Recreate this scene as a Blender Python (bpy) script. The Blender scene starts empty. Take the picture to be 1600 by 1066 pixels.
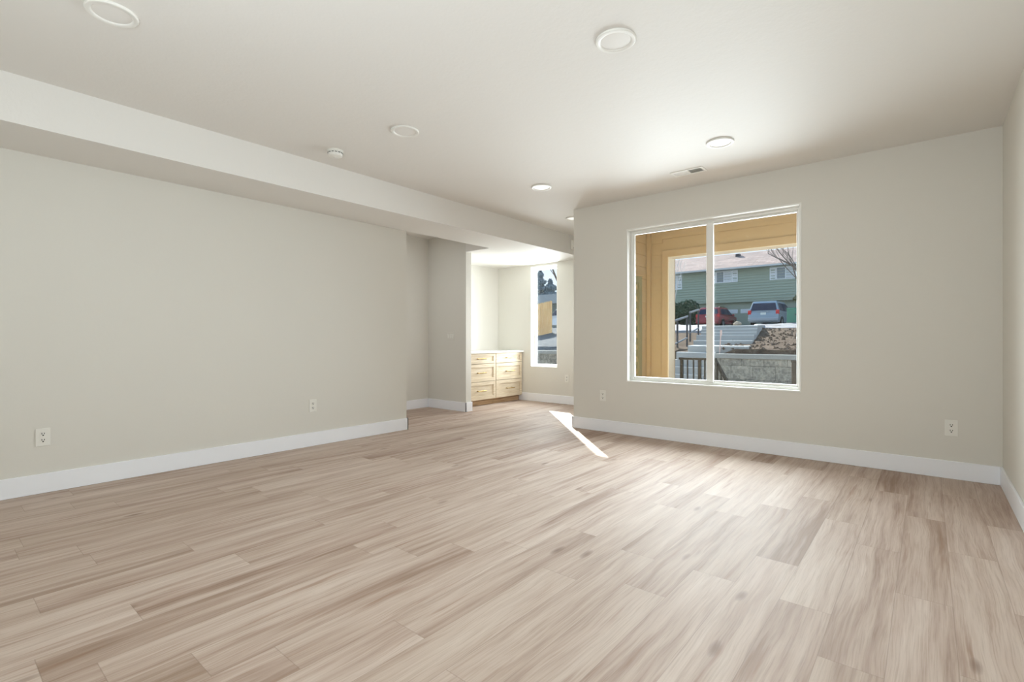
import bpy, bmesh, math, random
from mathutils import Vector, Matrix, noise as mnoise

random.seed(7)
C = bpy.context.scene.collection
SC = bpy.context.scene
R = math.radians

# ------------------------------------------------------------------ camera
CAM_H = 1.12
cam_d = bpy.data.cameras.new('camera')
cam_d.sensor_width = 36.0
cam_d.lens = 777.0 / 1600.0 * 36.0
cam_d.shift_y = -4.0 / 1600.0
cam_d.clip_start = 0.02
cam_d.clip_end = 400
cam = bpy.data.objects.new('camera', cam_d)
C.objects.link(cam)
cam.location = (0, 0, CAM_H)
cam.rotation_euler = (R(90), 0, math.atan2(650.0, 777.0))
SC.camera = cam

# ------------------------------------------------------------------ world, sun, daylight, fill lamps, exposure
world = bpy.data.worlds.new('sky')
SC.world = world
world.use_nodes = True
wn = world.node_tree
wn.nodes.clear()
w_out = wn.nodes.new('ShaderNodeOutputWorld')
w_bg = wn.nodes.new('ShaderNodeBackground')
w_geo = wn.nodes.new('ShaderNodeTexCoord')
w_sep = wn.nodes.new('ShaderNodeSeparateXYZ')
w_ramp = wn.nodes.new('ShaderNodeValToRGB')
wn.links.new(w_geo.outputs['Generated'], w_sep.inputs[0])
wn.links.new(w_sep.outputs['Z'], w_ramp.inputs[0])
wn.links.new(w_ramp.outputs[0], w_bg.inputs[0])
wn.links.new(w_bg.outputs[0], w_out.inputs[0])
w_ramp.color_ramp.elements[0].position = 0.0
w_ramp.color_ramp.elements[0].color = (0.78, 0.84, 0.90, 1)
w_ramp.color_ramp.elements[1].position = 0.5
w_ramp.color_ramp.elements[1].color = (0.36, 0.55, 0.85, 1)
w_bg.inputs[1].default_value = 1.35

sun_d = bpy.data.lights.new('sun', 'SUN')
sun_d.energy = 11.5
sun_d.angle = R(0.6)
sun_d.color = (1.0, 0.95, 0.88)
sun = bpy.data.objects.new('sun', sun_d)
C.objects.link(sun)
_el = R(28.8)
_dir = Vector((0.703 * math.cos(_el), -0.711 * math.cos(_el), -math.sin(_el)))
sun.rotation_euler = _dir.to_track_quat('-Z', 'Y').to_euler()


def area(name, loc, direction, sx, sy, energy, color=(1, 1, 1), spread=180):
    d = bpy.data.lights.new(name, 'AREA')
    d.shape = 'RECTANGLE'
    d.size = sx
    d.size_y = sy
    d.energy = energy
    d.color = color
    d.spread = R(spread)
    o = bpy.data.objects.new(name, d)
    C.objects.link(o)
    o.location = loc
    o.rotation_euler = Vector(direction).to_track_quat('-Z', 'Z').to_euler()
    return o


area('daylight_porch', (-1.85, 6.40, 1.32), (0.10, -1, -0.38), 2.6, 2.05, 225, (0.85, 0.93, 1.0), 140)
area('daylight_narrow_window', (-5.19, 7.34, 1.50), (0, -1, 0), 0.50, 1.68, 62, (0.89, 0.95, 1.0))
area('alcove_fill', (-3.50, 6.25, 1.30), (-1, 0, 0), 0.80, 1.90, 8.0, (0.90, 0.95, 1.0), 90)  # unseen lamp added to brighten the nook wall; the door itself is solid
area('rear_fill', (-1.0, -0.80, 1.75), (-0.45, 1, 0.80), 2.0, 1.6, 88, (0.81, 0.92, 1.0))  # unseen lamp added behind the camera to fill the room; no glazing there
area('hall_fill', (-5.6, 3.4, 2.70), (0, 0, -1), 0.6, 2.0, 13, (0.94, 0.97, 1.0))  # unseen area lamp added to lift the hall wall, without a fitting

SC.view_settings.view_transform = 'Standard'
SC.view_settings.look = 'None'
SC.view_settings.gamma = 1.0
SC.view_settings.exposure = 0.06
SC.view_settings.use_curve_mapping = False
SC.cycles.diffuse_bounces = 7
SC.cycles.max_bounces = 14
SC.cycles.transparent_max_bounces = 16
SC.cycles.sample_clamp_indirect = 6.0
SC.cycles.caustics_reflective = False
SC.cycles.caustics_refractive = False


# ------------------------------------------------------------------ materials
def srgb(r, g, b):
    f = lambda c: ((c / 255.0) / 12.92) if c / 255.0 <= 0.04045 else (((c / 255.0) + 0.055) / 1.055) ** 2.4
    return (f(r), f(g), f(b), 1)


class NT:
    """small node tree helper"""
    def __init__(self, name):
        self.m = bpy.data.materials.new(name)
        self.m.use_nodes = True
        self.t = self.m.node_tree
        self.t.nodes.clear()
        self.out = self.n('ShaderNodeOutputMaterial')

    def n(self, kind, **kw):
        nd = self.t.nodes.new(kind)
        for k, v in kw.items():
            setattr(nd, k, v)
        return nd

    def l(self, a, b):
        self.t.links.new(a, b)

    def put(self, sock, v):
        if hasattr(v, 'links'):
            self.l(v, sock)
        else:
            sock.default_value = v

    def math(self, op, a, b=None, c=None, clamp=False):
        nd = self.n('ShaderNodeMath', operation=op, use_clamp=clamp)
        self.put(nd.inputs[0], a)
        if b is not None:
            self.put(nd.inputs[1], b)
        if c is not None:
            self.put(nd.inputs[2], c)
        return nd.outputs[0]

    def mix(self, fac, a, b, mode='MIX'):
        nd = self.n('ShaderNodeMix', data_type='RGBA', blend_type=mode)
        self.put(nd.inputs[0], fac)
        self.put(nd.inputs[6], a)
        self.put(nd.inputs[7], b)
        return nd.outputs[2]

    def xyz(self, x, y, z):
        nd = self.n('ShaderNodeCombineXYZ')
        self.put(nd.inputs[0], x)
        self.put(nd.inputs[1], y)
        self.put(nd.inputs[2], z)
        return nd.outputs[0]

    def noise(self, vec, scale=5, detail=3, rough=0.5, dist=0.0):
        nd = self.n('ShaderNodeTexNoise')
        if vec is not None:
            self.l(vec, nd.inputs['Vector'])
        nd.inputs['Scale'].default_value = scale
        nd.inputs['Detail'].default_value = detail
        nd.inputs['Roughness'].default_value = rough
        nd.inputs['Distortion'].default_value = dist
        return nd.outputs[0]

    def ramp(self, fac, *stops):
        nd = self.n('ShaderNodeValToRGB')
        self.l(fac, nd.inputs[0])
        e = nd.color_ramp.elements
        while len(e) < len(stops):
            e.new(0.5)
        for i, (p, c) in enumerate(stops):
            e[i].position = p
            e[i].color = c if len(c) == 4 else (*c, 1)
        return nd.outputs[0]

    def bump(self, h, strength=0.2, dist=0.01):
        nd = self.n('ShaderNodeBump')
        self.put(nd.inputs['Height'], h)
        nd.inputs['Strength'].default_value = strength
        nd.inputs['Distance'].default_value = dist
        return nd.outputs[0]

    def pos(self):
        return self.n('ShaderNodeNewGeometry').outputs['Position']

    def obj(self):
        return self.n('ShaderNodeTexCoord').outputs['Object']

    def principled(self, color, rough=0.5, metal=0.0, normal=None, spec=None, emit=None, estr=0.0):
        p = self.n('ShaderNodeBsdfPrincipled')
        self.put(p.inputs['Base Color'], color)
        self.put(p.inputs['Roughness'], rough)
        p.inputs['Metallic'].default_value = metal
        if spec is not None:
            self.put(p.inputs['Specular IOR Level'], spec)
        if normal is not None:
            self.l(normal, p.inputs['Normal'])
        if emit is not None:
            p.inputs['Emission Color'].default_value = emit
            p.inputs['Emission Strength'].default_value = estr
        self.l(p.outputs[0], self.out.inputs[0])
        return p


def simple(name, col, rough=0.5, metal=0.0, var=0.06, vscale=6.0, bump=0.0, bscale=80.0, spec=None, emit=None, estr=0.0):
    t = NT(name)
    v = t.noise(t.obj(), vscale, 3)
    c = t.mix(v, tuple(min(1, x * (1 - var)) for x in col[:3]) + (1,), tuple(min(1, x * (1 + var)) for x in col[:3]) + (1,))
    nrm = t.bump(t.noise(t.obj(), bscale, 3), bump, 0.004) if bump else None
    t.principled(c, rough, metal, nrm, spec, emit, estr)
    return t.m


def make_paint(name, col, bscale=140, strength=0.18):
    t = NT(name)
    p = t.pos()
    a = t.noise(p, bscale, 2, 0.55)
    b = t.noise(p, bscale * 0.33, 2, 0.5)
    h = t.math('ADD', t.math('MULTIPLY', a, 0.6), t.math('SMOOTHSTEP', b, 0.5, 0.62) if False else b)
    t.principled(col, 0.62, 0, t.bump(h, strength, 0.003), 0.25)
    return t.m


def make_floor():
    t = NT('oak_plank_floor')
    W, L = 0.19, 1.25
    s = t.n('ShaderNodeSeparateXYZ')
    t.l(t.pos(), s.inputs[0])
    x, y = s.outputs[0], s.outputs[1]
    xs = t.math('DIVIDE', t.math('ADD', x, 20.06), W)
    row = t.math('FLOOR', xs)
    wn1 = t.n('ShaderNodeTexWhiteNoise', noise_dimensions='1D')
    t.l(row, wn1.inputs['W'])
    ys = t.math('ADD', t.math('DIVIDE', t.math('ADD', y, 20.0), L), wn1.outputs['Value'])
    col = t.math('FLOOR', ys)
    wn2 = t.n('ShaderNodeTexWhiteNoise', noise_dimensions='2D')
    t.l(t.xyz(row, col, 0), wn2.inputs['Vector'])
    pr = t.n('ShaderNodeSeparateColor')
    t.l(wn2.outputs['Color'], pr.inputs[0])
    r, g, b = pr.outputs
    fx, fy = t.math('FRACT', xs), t.math('FRACT', ys)
    ex = t.math('MULTIPLY', t.math('MINIMUM', fx, t.math('SUBTRACT', 1.0, fx)), W)
    ey = t.math('MULTIPLY', t.math('MINIMUM', fy, t.math('SUBTRACT', 1.0, fy)), L)
    e = t.math('MINIMUM', ex, ey)
    seam = t.math('SUBTRACT', 1.0, t.math('DIVIDE', e, 0.0022, clamp=True), clamp=True)
    ox = t.math('MULTIPLY_ADD', r, 37.0, x)
    oy = t.math('MULTIPLY_ADD', g, 53.0, y)
    oz = t.math('MULTIPLY', b, 19.0)
    # slow wander of the grain lines, so they bend round knots
    wob = t.noise(t.xyz(t.math('MULTIPLY', ox, 3.0), t.math('MULTIPLY', oy, 1.6), oz), 1.0, 2)
    gx = t.math('MULTIPLY_ADD', t.math('SUBTRACT', wob, 0.5), 0.055, ox)
    fine = t.noise(t.xyz(t.math('MULTIPLY', gx, 190.0), t.math('MULTIPLY', oy, 4.0), oz), 1.0, 4, 0.62)
    mid = t.noise(t.xyz(t.math('MULTIPLY', gx, 26.0), t.math('MULTIPLY', oy, 1.1), oz), 1.0, 4, 0.6)
    big = t.noise(t.xyz(t.math('MULTIPLY', gx, 7.0), t.math('MULTIPLY', oy, 0.7), oz), 1.0, 2, 0.5)
    rings = t.math('SINE', t.math('MULTIPLY', t.noise(t.xyz(t.math('MULTIPLY', ox, 5.0), t.math('MULTIPLY', oy, 0.55), oz), 1.0, 1), 95.0))
    tone = t.math('ADD', t.math('MULTIPLY', mid, 0.55), t.math('MULTIPLY', big, 0.45))
    tone = t.math('ADD', tone, t.math('MULTIPLY', t.math('SUBTRACT', r, 0.5), 0.13))
    base = t.ramp(tone, (0.34, srgb(146, 120, 103)), (0.44, srgb(174, 152, 138)), (0.55, srgb(193, 174, 161)), (0.68, srgb(206, 190, 178)))
    base = t.mix(t.math('MULTIPLY', g, 0.30), base, srgb(180, 162, 145))
    fl = t.ramp(fine, (0.36, (0.80, 0.76, 0.72)), (0.52, (1, 1, 1)), (0.8, (1.06, 1.06, 1.06)))
    base = t.mix(0.75, base, fl, 'MULTIPLY')
    rg = t.ramp(rings, (0.0, (0.90, 0.87, 0.84)), (0.5, (1, 1, 1)))
    base = t.mix(0.22, base, rg, 'MULTIPLY')
    # dark streaks and knots
    st = t.noise(t.xyz(t.math('MULTIPLY', gx, 30.0), t.math('MULTIPLY', oy, 1.8), t.math('ADD', oz, 7.0)), 1.0, 3, 0.55)
    streak = t.ramp(st, (0.60, (0, 0, 0)), (0.78, (1, 1, 1)))
    base = t.mix(t.math('MULTIPLY', streak, 0.60), base, srgb(138, 102, 78))
    vo = t.n('ShaderNodeTexVoronoi', feature='F1')
    t.l(t.xyz(t.math('MULTIPLY', gx, 5.2), t.math('MULTIPLY', oy, 1.7), oz), vo.inputs['Vector'])
    vo.inputs['Scale'].default_value = 1.0
    vs = t.n('ShaderNodeSeparateColor')
    t.l(vo.outputs['Color'], vs.inputs[0])
    kn = t.math('SUBTRACT', 1.0, t.math('DIVIDE', vo.outputs['Distance'], 0.12, clamp=True), clamp=True)
    kn = t.math('MULTIPLY', kn, t.math('GREATER_THAN', vs.outputs[0], 0.58))
    kn = t.math('POWER', kn, 0.8)
    base = t.mix(t.math('MULTIPLY', kn, 0.85), base, srgb(104, 76, 58))
    base = t.mix(t.math('MULTIPLY', seam, 0.42), base, srgb(112, 88, 70))
    h = t.math('SUBTRACT', t.math('MULTIPLY', fine, 0.5), t.math('MULTIPLY', seam, 1.0))
    rough = t.math('MULTIPLY_ADD', fine, 0.14, 0.56)
    t.principled(base, rough, 0, t.bump(h, 0.12, 0.002), 0.5)
    return t.m


def make_glass(name, tint=(0.97, 0.99, 0.98, 1)):
    t = NT(name)
    tr = t.n('ShaderNodeBsdfTransparent')
    tr.inputs[0].default_value = tint
    gl = t.n('ShaderNodeBsdfGlossy')
    gl.inputs['Roughness'].default_value = 0.0
    g = t.n('ShaderNodeNewGeometry')
    dt = t.n('ShaderNodeVectorMath', operation='DOT_PRODUCT')
    t.l(g.outputs['Normal'], dt.inputs[0])
    t.l(g.outputs['Incoming'], dt.inputs[1])
    c1 = t.math('SUBTRACT', 1.0, t.math('ABSOLUTE', dt.outputs['Value']), clamp=True)
    fac = t.math('MULTIPLY_ADD', t.math('POWER', c1, 5.0), 0.9, 0.03, clamp=True)
    mx = t.n('ShaderNodeMixShader')
    t.l(fac, mx.inputs[0])
    t.l(tr.outputs[0], mx.inputs[1])
    t.l(gl.outputs[0], mx.inputs[2])
    t.l(mx.outputs[0], t.out.inputs[0])
    return t.m


def make_wood(name, c0, c1, c2, axis='Y', rough=0.45, scale=1.0):
    t = NT(name)
    s = t.n('ShaderNodeSeparateXYZ')
    t.l(t.obj(), s.inputs[0])
    o = list(s.outputs)
    m = [t.math('MULTIPLY', o[i], (3.0 if 'XYZ'[i] == axis else 48.0) * scale) for i in range(3)]
    a = t.noise(t.xyz(*m), 1.0, 4, 0.6, 0.4)
    c = t.ramp(a, (0.3, c0), (0.5, c1), (0.7, c2))
    t.principled(c, rough, 0, t.bump(a, 0.05, 0.002), 0.35)
    return t.m


def make_block():
    """split-face concrete block courses"""
    t = NT('split_face_block')
    s = t.n('ShaderNodeSeparateXYZ')
    t.l(t.pos(), s.inputs[0])
    br = t.n('ShaderNodeTexBrick')
    t.l(t.xyz(s.outputs[0], s.outputs[2], 0), br.inputs['Vector'])
    br.inputs['Scale'].default_value = 1.0
    br.inputs['Brick Width'].default_value = 0.56
    br.inputs['Row Height'].default_value = 0.37
    br.inputs['Mortar Size'].default_value = 0.008
    br.inputs['Mortar Smooth'].default_value = 0.3
    br.inputs['Color1'].default_value = srgb(186, 180, 166)
    br.inputs['Color2'].default_value = srgb(164, 159, 147)
    br.inputs['Mortar'].default_value = srgb(140, 135, 124)
    n1 = t.noise(t.pos(), 4.5, 5, 0.65)
    n2 = t.noise(t.pos(), 17.0, 4, 0.6)
    c = t.mix(0.75, br.outputs[0], t.ramp(n1, (0.3, (0.62, 0.62, 0.62)), (0.55, (1, 0.98, 0.95)), (0.75, (1.25, 1.2, 1.12))), 'MULTIPLY')
    c = t.mix(0.8, c, t.ramp(n2, (0.38, (0.62, 0.62, 0.62)), (0.58, (1.12, 1.1, 1.08))), 'MULTIPLY')
    h = t.math('SUBTRACT', n1, br.outputs['Fac'])
    t.principled(c, 0.9, 0, t.bump(h, 0.6, 0.05), 0.2)
    return t.m


def make_soil(name, c0, c1, c2, s1=1.6, s2=9.0):
    t = NT(name)
    a = t.noise(t.pos(), s1, 5, 0.65)
    b = t.noise(t.pos(), s2, 5, 0.7)
    c = t.ramp(t.math('ADD', t.math('MULTIPLY', a, 0.45), t.math('MULTIPLY', b, 0.55)), (0.36, c0), (0.5, c1), (0.66, c2))
    t.principled(c, 0.95, 0, t.bump(b, 0.6, 0.04), 0.1)
    return t.m


def make_shingles():
    t = NT('asphalt_shingles')
    s = t.n('ShaderNodeSeparateXYZ')
    t.l(t.pos(), s.inputs[0])
    br = t.n('ShaderNodeTexBrick')
    t.l(t.xyz(s.outputs[0], t.math('MULTIPLY', s.outputs[1], 1.0), 0), br.inputs['Vector'])
    br.inputs['Scale'].default_value = 1.0
    br.inputs['Brick Width'].default_value = 0.9
    br.inputs['Row Height'].default_value = 0.28
    br.inputs['Mortar Size'].default_value = 0.02
    br.inputs['Color1'].default_value = srgb(186, 164, 154)
    br.inputs['Color2'].default_value = srgb(164, 146, 138)
    br.inputs['Mortar'].default_value = srgb(138, 124, 118)
    n = t.noise(t.pos(), 0.8, 4, 0.6)
    c = t.mix(0.6, br.outputs[0], t.ramp(n, (0.35, (0.75, 0.74, 0.74)), (0.65, (1.15, 1.08, 1.06))), 'MULTIPLY')
    t.principled(c, 0.9, 0, None, 0.2)
    return t.m


def make_lamp(name, col, st):
    t = NT(name)
    n = t.noise(t.obj(), 30, 2)
    c = t.mix(n, col, tuple(min(1, v * 1.02) for v in col[:3]) + (1,))
    t.principled(c, 0.45, 0, None, 0.25, (1.0, 0.98, 0.94, 1), st)
    return t.m


M = {}
M['wall'] = make_paint('warm_white_wall_paint', srgb(220, 217, 209), 150, 0.10)
M['ceiling'] = make_paint('textured_ceiling_paint', srgb(229, 226, 221), 55, 0.32)
M['floor'] = make_floor()
M['trim'] = simple('white_trim_paint', srgb(243, 245, 250), 0.35, var=0.01)
M['vinyl'] = simple('white_vinyl', srgb(232, 231, 226), 0.3, var=0.01)
M['glass'] = make_glass('clear_glass')
M['plate'] = simple('white_plastic', srgb(233, 231, 224), 0.3, var=0.01)
M['slot'] = simple('dark_slot', srgb(34, 31, 28), 0.6)
M['lamp'] = make_lamp('lamp_lens', srgb(228, 225, 220), 0.02)
M['lamp_on'] = make_lamp('lit_lamp_lens', srgb(240, 238, 232), 0.45)
M['ring'] = simple('lamp_ring_white', srgb(234, 232, 226), 0.4, var=0.01)
M['duct'] = simple('duct_shadow_metal', srgb(120, 116, 106), 0.5, 0.3)
M['oak'] = make_wood('light_oak_veneer', srgb(196, 178, 150), srgb(213, 197, 171), srgb(224, 210, 188), 'Y')
M['oak_v'] = make_wood('light_oak_upright', srgb(196, 178, 150), srgb(213, 197, 171), srgb(224, 210, 188), 'Z')
M['toe'] = make_wood('toe_board_oak', srgb(160, 130, 96), srgb(182, 152, 116), srgb(196, 168, 134), 'Y')
M['quartz'] = simple('white_quartz', srgb(238, 237, 233), 0.2, var=0.015, vscale=14)
M['brass'] = simple('brushed_brass', srgb(176, 146, 92), 0.3, 1.0)
M['porch'] = simple('golden_lap_siding', srgb(176, 155, 121), 0.6, var=0.03, bump=0.05)
M['porch_trim'] = simple('golden_trim_board', srgb(174, 152, 118), 0.55, var=0.02)
M['cream'] = simple('cream_jamb_paint', srgb(226, 220, 204), 0.5, var=0.02)
M['olive'] = simple('olive_door_casing', srgb(132, 128, 98), 0.5, var=0.03)
M['concrete'] = simple('grey_concrete', srgb(172, 172, 168), 0.85, var=0.10, vscale=2.0, bump=0.2, bscale=20)
M['cap'] = simple('wall_cap_concrete', srgb(168, 166, 158), 0.85, var=0.10, vscale=3.0, bump=0.2, bscale=20)
M['block'] = make_block()
M['black'] = simple('black_powder_coat', srgb(34, 32, 30), 0.45, var=0.05)
M['galv'] = simple('grey_painted_pipe', srgb(120, 124, 128), 0.4, 0.4, var=0.05)
M['railpost'] = simple('dark_pipe', srgb(58, 60, 66), 0.45, 0.3)
M['stake'] = simple('pink_marking_paint', srgb(236, 204, 190), 0.6)
M['soil'] = make_soil('bare_soil', srgb(66, 54, 44), srgb(94, 78, 64), srgb(124, 108, 92), 2.5, 13.0)
M['soil_light'] = make_soil('clod_soil', srgb(86, 71, 58), srgb(112, 95, 80), srgb(146, 130, 114), 3, 14)
M['snow'] = simple('old_snow', srgb(138, 138, 140), 0.7, var=0.06, vscale=2, bump=0.5, bscale=9)
M['gravel'] = make_soil('blue_grey_gravel', srgb(62, 68, 72), srgb(92, 98, 103), srgb(128, 134, 139), 3, 22)
M['asphalt'] = make_soil('worn_asphalt', srgb(104, 104, 104), srgb(126, 126, 126), srgb(146, 146, 146), 1, 24)
M['patio'] = make_soil('patio_ground', srgb(118, 112, 104), srgb(146, 140, 130), srgb(170, 164, 154), 1, 14)
M['green'] = simple('sage_green_siding', srgb(154, 166, 149), 0.7, var=0.05, vscale=0.8)
M['green_door'] = simple('sage_green_garage_panel', srgb(148, 158, 143), 0.6, var=0.03)
M['shingle'] = make_shingles()
M['gutter'] = simple('pale_gutter', srgb(200, 202, 200), 0.5, var=0.02)
M['white_ext'] = simple('white_shutter_paint', srgb(228, 232, 234), 0.5, var=0.02)
M['house_glass'] = simple('house_window_glass', srgb(120, 132, 140), 0.08, var=0.2, vscale=1.2, spec=0.8)
M['curtain'] = simple('pale_curtain_behind_glass', srgb(206, 212, 216), 0.3, var=0.04)
M['red'] = simple('dark_red_car_paint', srgb(146, 46, 56), 0.25, 0.1, var=0.02)
M['blue'] = simple('blue_grey_car_paint', srgb(138, 154, 166), 0.28, 0.2, var=0.02)
M['whitecar'] = simple('white_car_paint', srgb(226, 228, 230), 0.25, 0, var=0.01)
M['carglass'] = simple('dark_car_glass', srgb(40, 50, 74), 0.3, var=0.1, spec=0.1)
M['bumper'] = simple('silver_bumper', srgb(150, 158, 166), 0.4, 0.1)
M['taillight'] = simple('red_tail_lens', srgb(206, 30, 34), 0.25)
M['tyre'] = simple('black_tyre', srgb(30, 30, 31), 0.8)
M['rim'] = simple('alloy_rim', srgb(160, 162, 166), 0.35, 0.7)
M['licence'] = simple('pale_plate', srgb(214, 220, 214), 0.5)
M['cabinet_green'] = simple('green_utility_paint', srgb(62, 128, 104), 0.5, var=0.03)
M['bark'] = simple('grey_bark', srgb(116, 104, 94), 0.9, var=0.2, vscale=8, bump=0.3)
M['birch'] = simple('pale_birch_bark', srgb(206, 204, 200), 0.85, var=0.15, vscale=7)
M['needle'] = simple('evergreen_needles', srgb(62, 88, 64), 0.8, var=0.3, vscale=3)
M['needle2'] = simple('olive_conifer_needles', srgb(112, 112, 66), 0.8, var=0.3, vscale=3)
M['needle3'] = simple('blue_grey_conifer_needles', srgb(128, 146, 156), 0.8, var=0.3, vscale=3)
M['cedar'] = make_wood('new_cedar_boards', srgb(226, 180, 118), srgb(242, 208, 150), srgb(250, 224, 172), 'Z', 0.6, 0.5)
M['rock'] = simple('tan_boulder', srgb(176, 160, 140), 0.9, var=0.15, vscale=4, bump=0.5, bscale=14)
M['grey_roof'] = simple('grey_metal_roof', srgb(160, 166, 168), 0.6, var=0.05)
M['grey_wall'] = simple('grey_green_house_wall', srgb(128, 138, 132), 0.7, var=0.05)


# ------------------------------------------------------------------ mesh helpers
class MB:
    def __init__(self):
        self.bm = bmesh.new()

    def box(self, x0, x1, y0, y1, z0, z1, bevel=0.0, seg=2):
        bm = self.bm
        vs = [bm.verts.new((x, y, z)) for x in (x0, x1) for y in (y0, y1) for z in (z0, z1)]
        idx = [(0, 1, 3, 2), (4, 6, 7, 5), (0, 4, 5, 1), (2, 3, 7, 6), (0, 2, 6, 4), (1, 5, 7, 3)]
        fs = [bm.faces.new([vs[i] for i in q]) for q in idx]
        if bevel:
            es = list({e for f in fs for e in f.edges})
            bmesh.ops.bevel(bm, geom=es, offset=bevel, segments=seg, affect='EDGES', profile=0.5)
        return self

    def quad(self, *pts):
        self.bm.faces.new([self.bm.verts.new(p) for p in pts])
        return self

    def prism(self, poly, axis, a, b, bevel=0.0):
        """poly: 2-D outline; axis: 'x' -> (y,z), 'y' -> (x,z), 'z' -> (x,y)"""
        bm = self.bm
        put = {'x': lambda p, t: (t, p[0], p[1]), 'y': lambda p, t: (p[0], t, p[1]), 'z': lambda p, t: (p[0], p[1], t)}[axis]
        va = [bm.verts.new(put(p, a)) for p in poly]
        vb = [bm.verts.new(put(p, b)) for p in poly]
        n = len(poly)
        fs = [bm.faces.new(va), bm.faces.new(list(reversed(vb)))]
        for i in range(n):
            fs.append(bm.faces.new((va[i], vb[i], vb[(i + 1) % n], va[(i + 1) % n])))
        if bevel:
            es = list({e for f in fs for e in f.edges})
            bmesh.ops.bevel(bm, geom=es, offset=bevel, segments=2, affect='EDGES', profile=0.5)
        return self

    def tube(self, pts, r, seg=10, cap=True):
        bm = self.bm
        pts = [Vector(p) for p in pts]
        rr = r if isinstance(r, (list, tuple)) else [r] * len(pts)
        rings = []
        for i, p in enumerate(pts):
            d = (pts[min(i + 1, len(pts) - 1)] - pts[max(i - 1, 0)]).normalized()
            ref = Vector((0, 0, 1)) if abs(d.z) < 0.9 else Vector((1, 0, 0))
            u = d.cross(ref).normalized()
            v = d.cross(u).normalized()
            rings.append([bm.verts.new(p + (u * math.cos(2 * math.pi * k / seg) + v * math.sin(2 * math.pi * k / seg)) * rr[i]) for k in range(seg)])
        for a, b in zip(rings, rings[1:]):
            for k in range(seg):
                bm.faces.new((a[k], a[(k + 1) % seg], b[(k + 1) % seg], b[k]))
        if cap:
            bm.faces.new(list(reversed(rings[0])))
            bm.faces.new(rings[-1])
        return self

    def lathe(self, prof, seg=32, closed=False, axis='z'):
        """prof: list of (radius, height) revolved about the local axis"""
        bm = self.bm
        rings = []
        for (r, h) in prof:
            ring = []
            for k in range(seg):
                a = 2 * math.pi * k / seg
                c, s = math.cos(a) * r, math.sin(a) * r
                ring.append(bm.verts.new((c, s, h) if axis == 'z' else (h, c, s) if axis == 'x' else (c, h, s)))
            rings.append(ring)
        n = len(rings)
        for i in range(n if closed else n - 1):
            a, b = rings[i], rings[(i + 1) % n]
            for k in range(seg):
                bm.faces.new((a[k], a[(k + 1) % seg], b[(k + 1) % seg], b[k]))
        if not closed:
            if prof[0][0] > 1e-6:
                bm.faces.new(list(reversed(rings[0])))
            if prof[-1][0] > 1e-6:
                bm.faces.new(rings[-1])
        return self

    def move(self, v):
        bmesh.ops.translate(self.bm, verts=self.bm.verts, vec=Vector(v))
        return self

    def rot(self, ang, axis='Z', cent=(0, 0, 0)):
        bmesh.ops.rotate(self.bm, verts=self.bm.verts, cent=cent, matrix=Matrix.Rotation(ang, 3, axis))
        return self

    def build(self, name, mat, parent=None, smooth=False, loc=None):
        bm = self.bm
        bmesh.ops.remove_doubles(bm, verts=bm.verts, dist=1e-5)
        bmesh.ops.recalc_face_normals(bm, faces=bm.faces)
        me = bpy.data.meshes.new(name)
        bm.to_mesh(me)
        bm.free()
        me.materials.append(mat)
        if smooth:
            for p in me.polygons:
                p.use_smooth = True
            try:
                me.set_sharp_from_angle(angle=R(40))
            except Exception:
                pass
        o = bpy.data.objects.new(name, me)
        C.objects.link(o)
        if parent is not None:
            o.parent = parent
        if loc is not None:
            o.location = loc
        return o


def B(*a, **k):
    return MB().box(*a, **k)


def thing(name, label, cat, loc=(0, 0, 0), rz=0.0, group=None):
    o = bpy.data.objects.new(name, None)
    o.empty_display_size = 0.1
    C.objects.link(o)
    o.location = loc
    o.rotation_euler = (0, 0, rz)
    return tag(o, label, cat, group)


def tag(o, label, cat, group=None):
    o['label'] = label
    o['category'] = cat
    if group:
        o['group'] = group
    return o


def struct(o):
    o['kind'] = 'structure'
    return o


def stuff(o, label, cat):
    o['kind'] = 'stuff'
    return tag(o, label, cat)


def dup(root, loc, rz, label, group=None):
    r = root.copy()
    C.objects.link(r)
    r.location = loc
    r.rotation_euler = (0, 0, rz)
    r['label'] = label
    if group:
        r['group'] = group
    for ch in list(root.children):
        c = ch.copy()
        C.objects.link(c)
        c.parent = r
        for g in list(ch.children):
            d = g.copy()
            C.objects.link(d)
            d.parent = c
    return r


def wall_with_hole(x0, x1, y0, y1, z0, z1, hx0, hx1, hz0, hz1):
    m = MB()
    m.box(x0, hx0, y0, y1, z0, z1)
    m.box(hx1, x1, y0, y1, z0, z1)
    m.box(hx0, hx1, y0, y1, z0, hz0)
    m.box(hx0, hx1, y0, y1, hz1, z1)
    return m


# ------------------------------------------------------------------ room shell
XL, XR = -4.92, 0.437          # left and right wall faces
YW, YF = 5.30, 7.08            # window wall face, far alcove wall face
YB = -0.95                     # wall behind the camera
ZC, ZS = 2.74, 2.44            # ceiling, lowered soffit
XS = -4.29                     # soffit face
XA = -3.42                     # alcove right wall face
XN = -6.27                     # back of hall and cabinet nook
YP = 5.36                      # partition face

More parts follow.
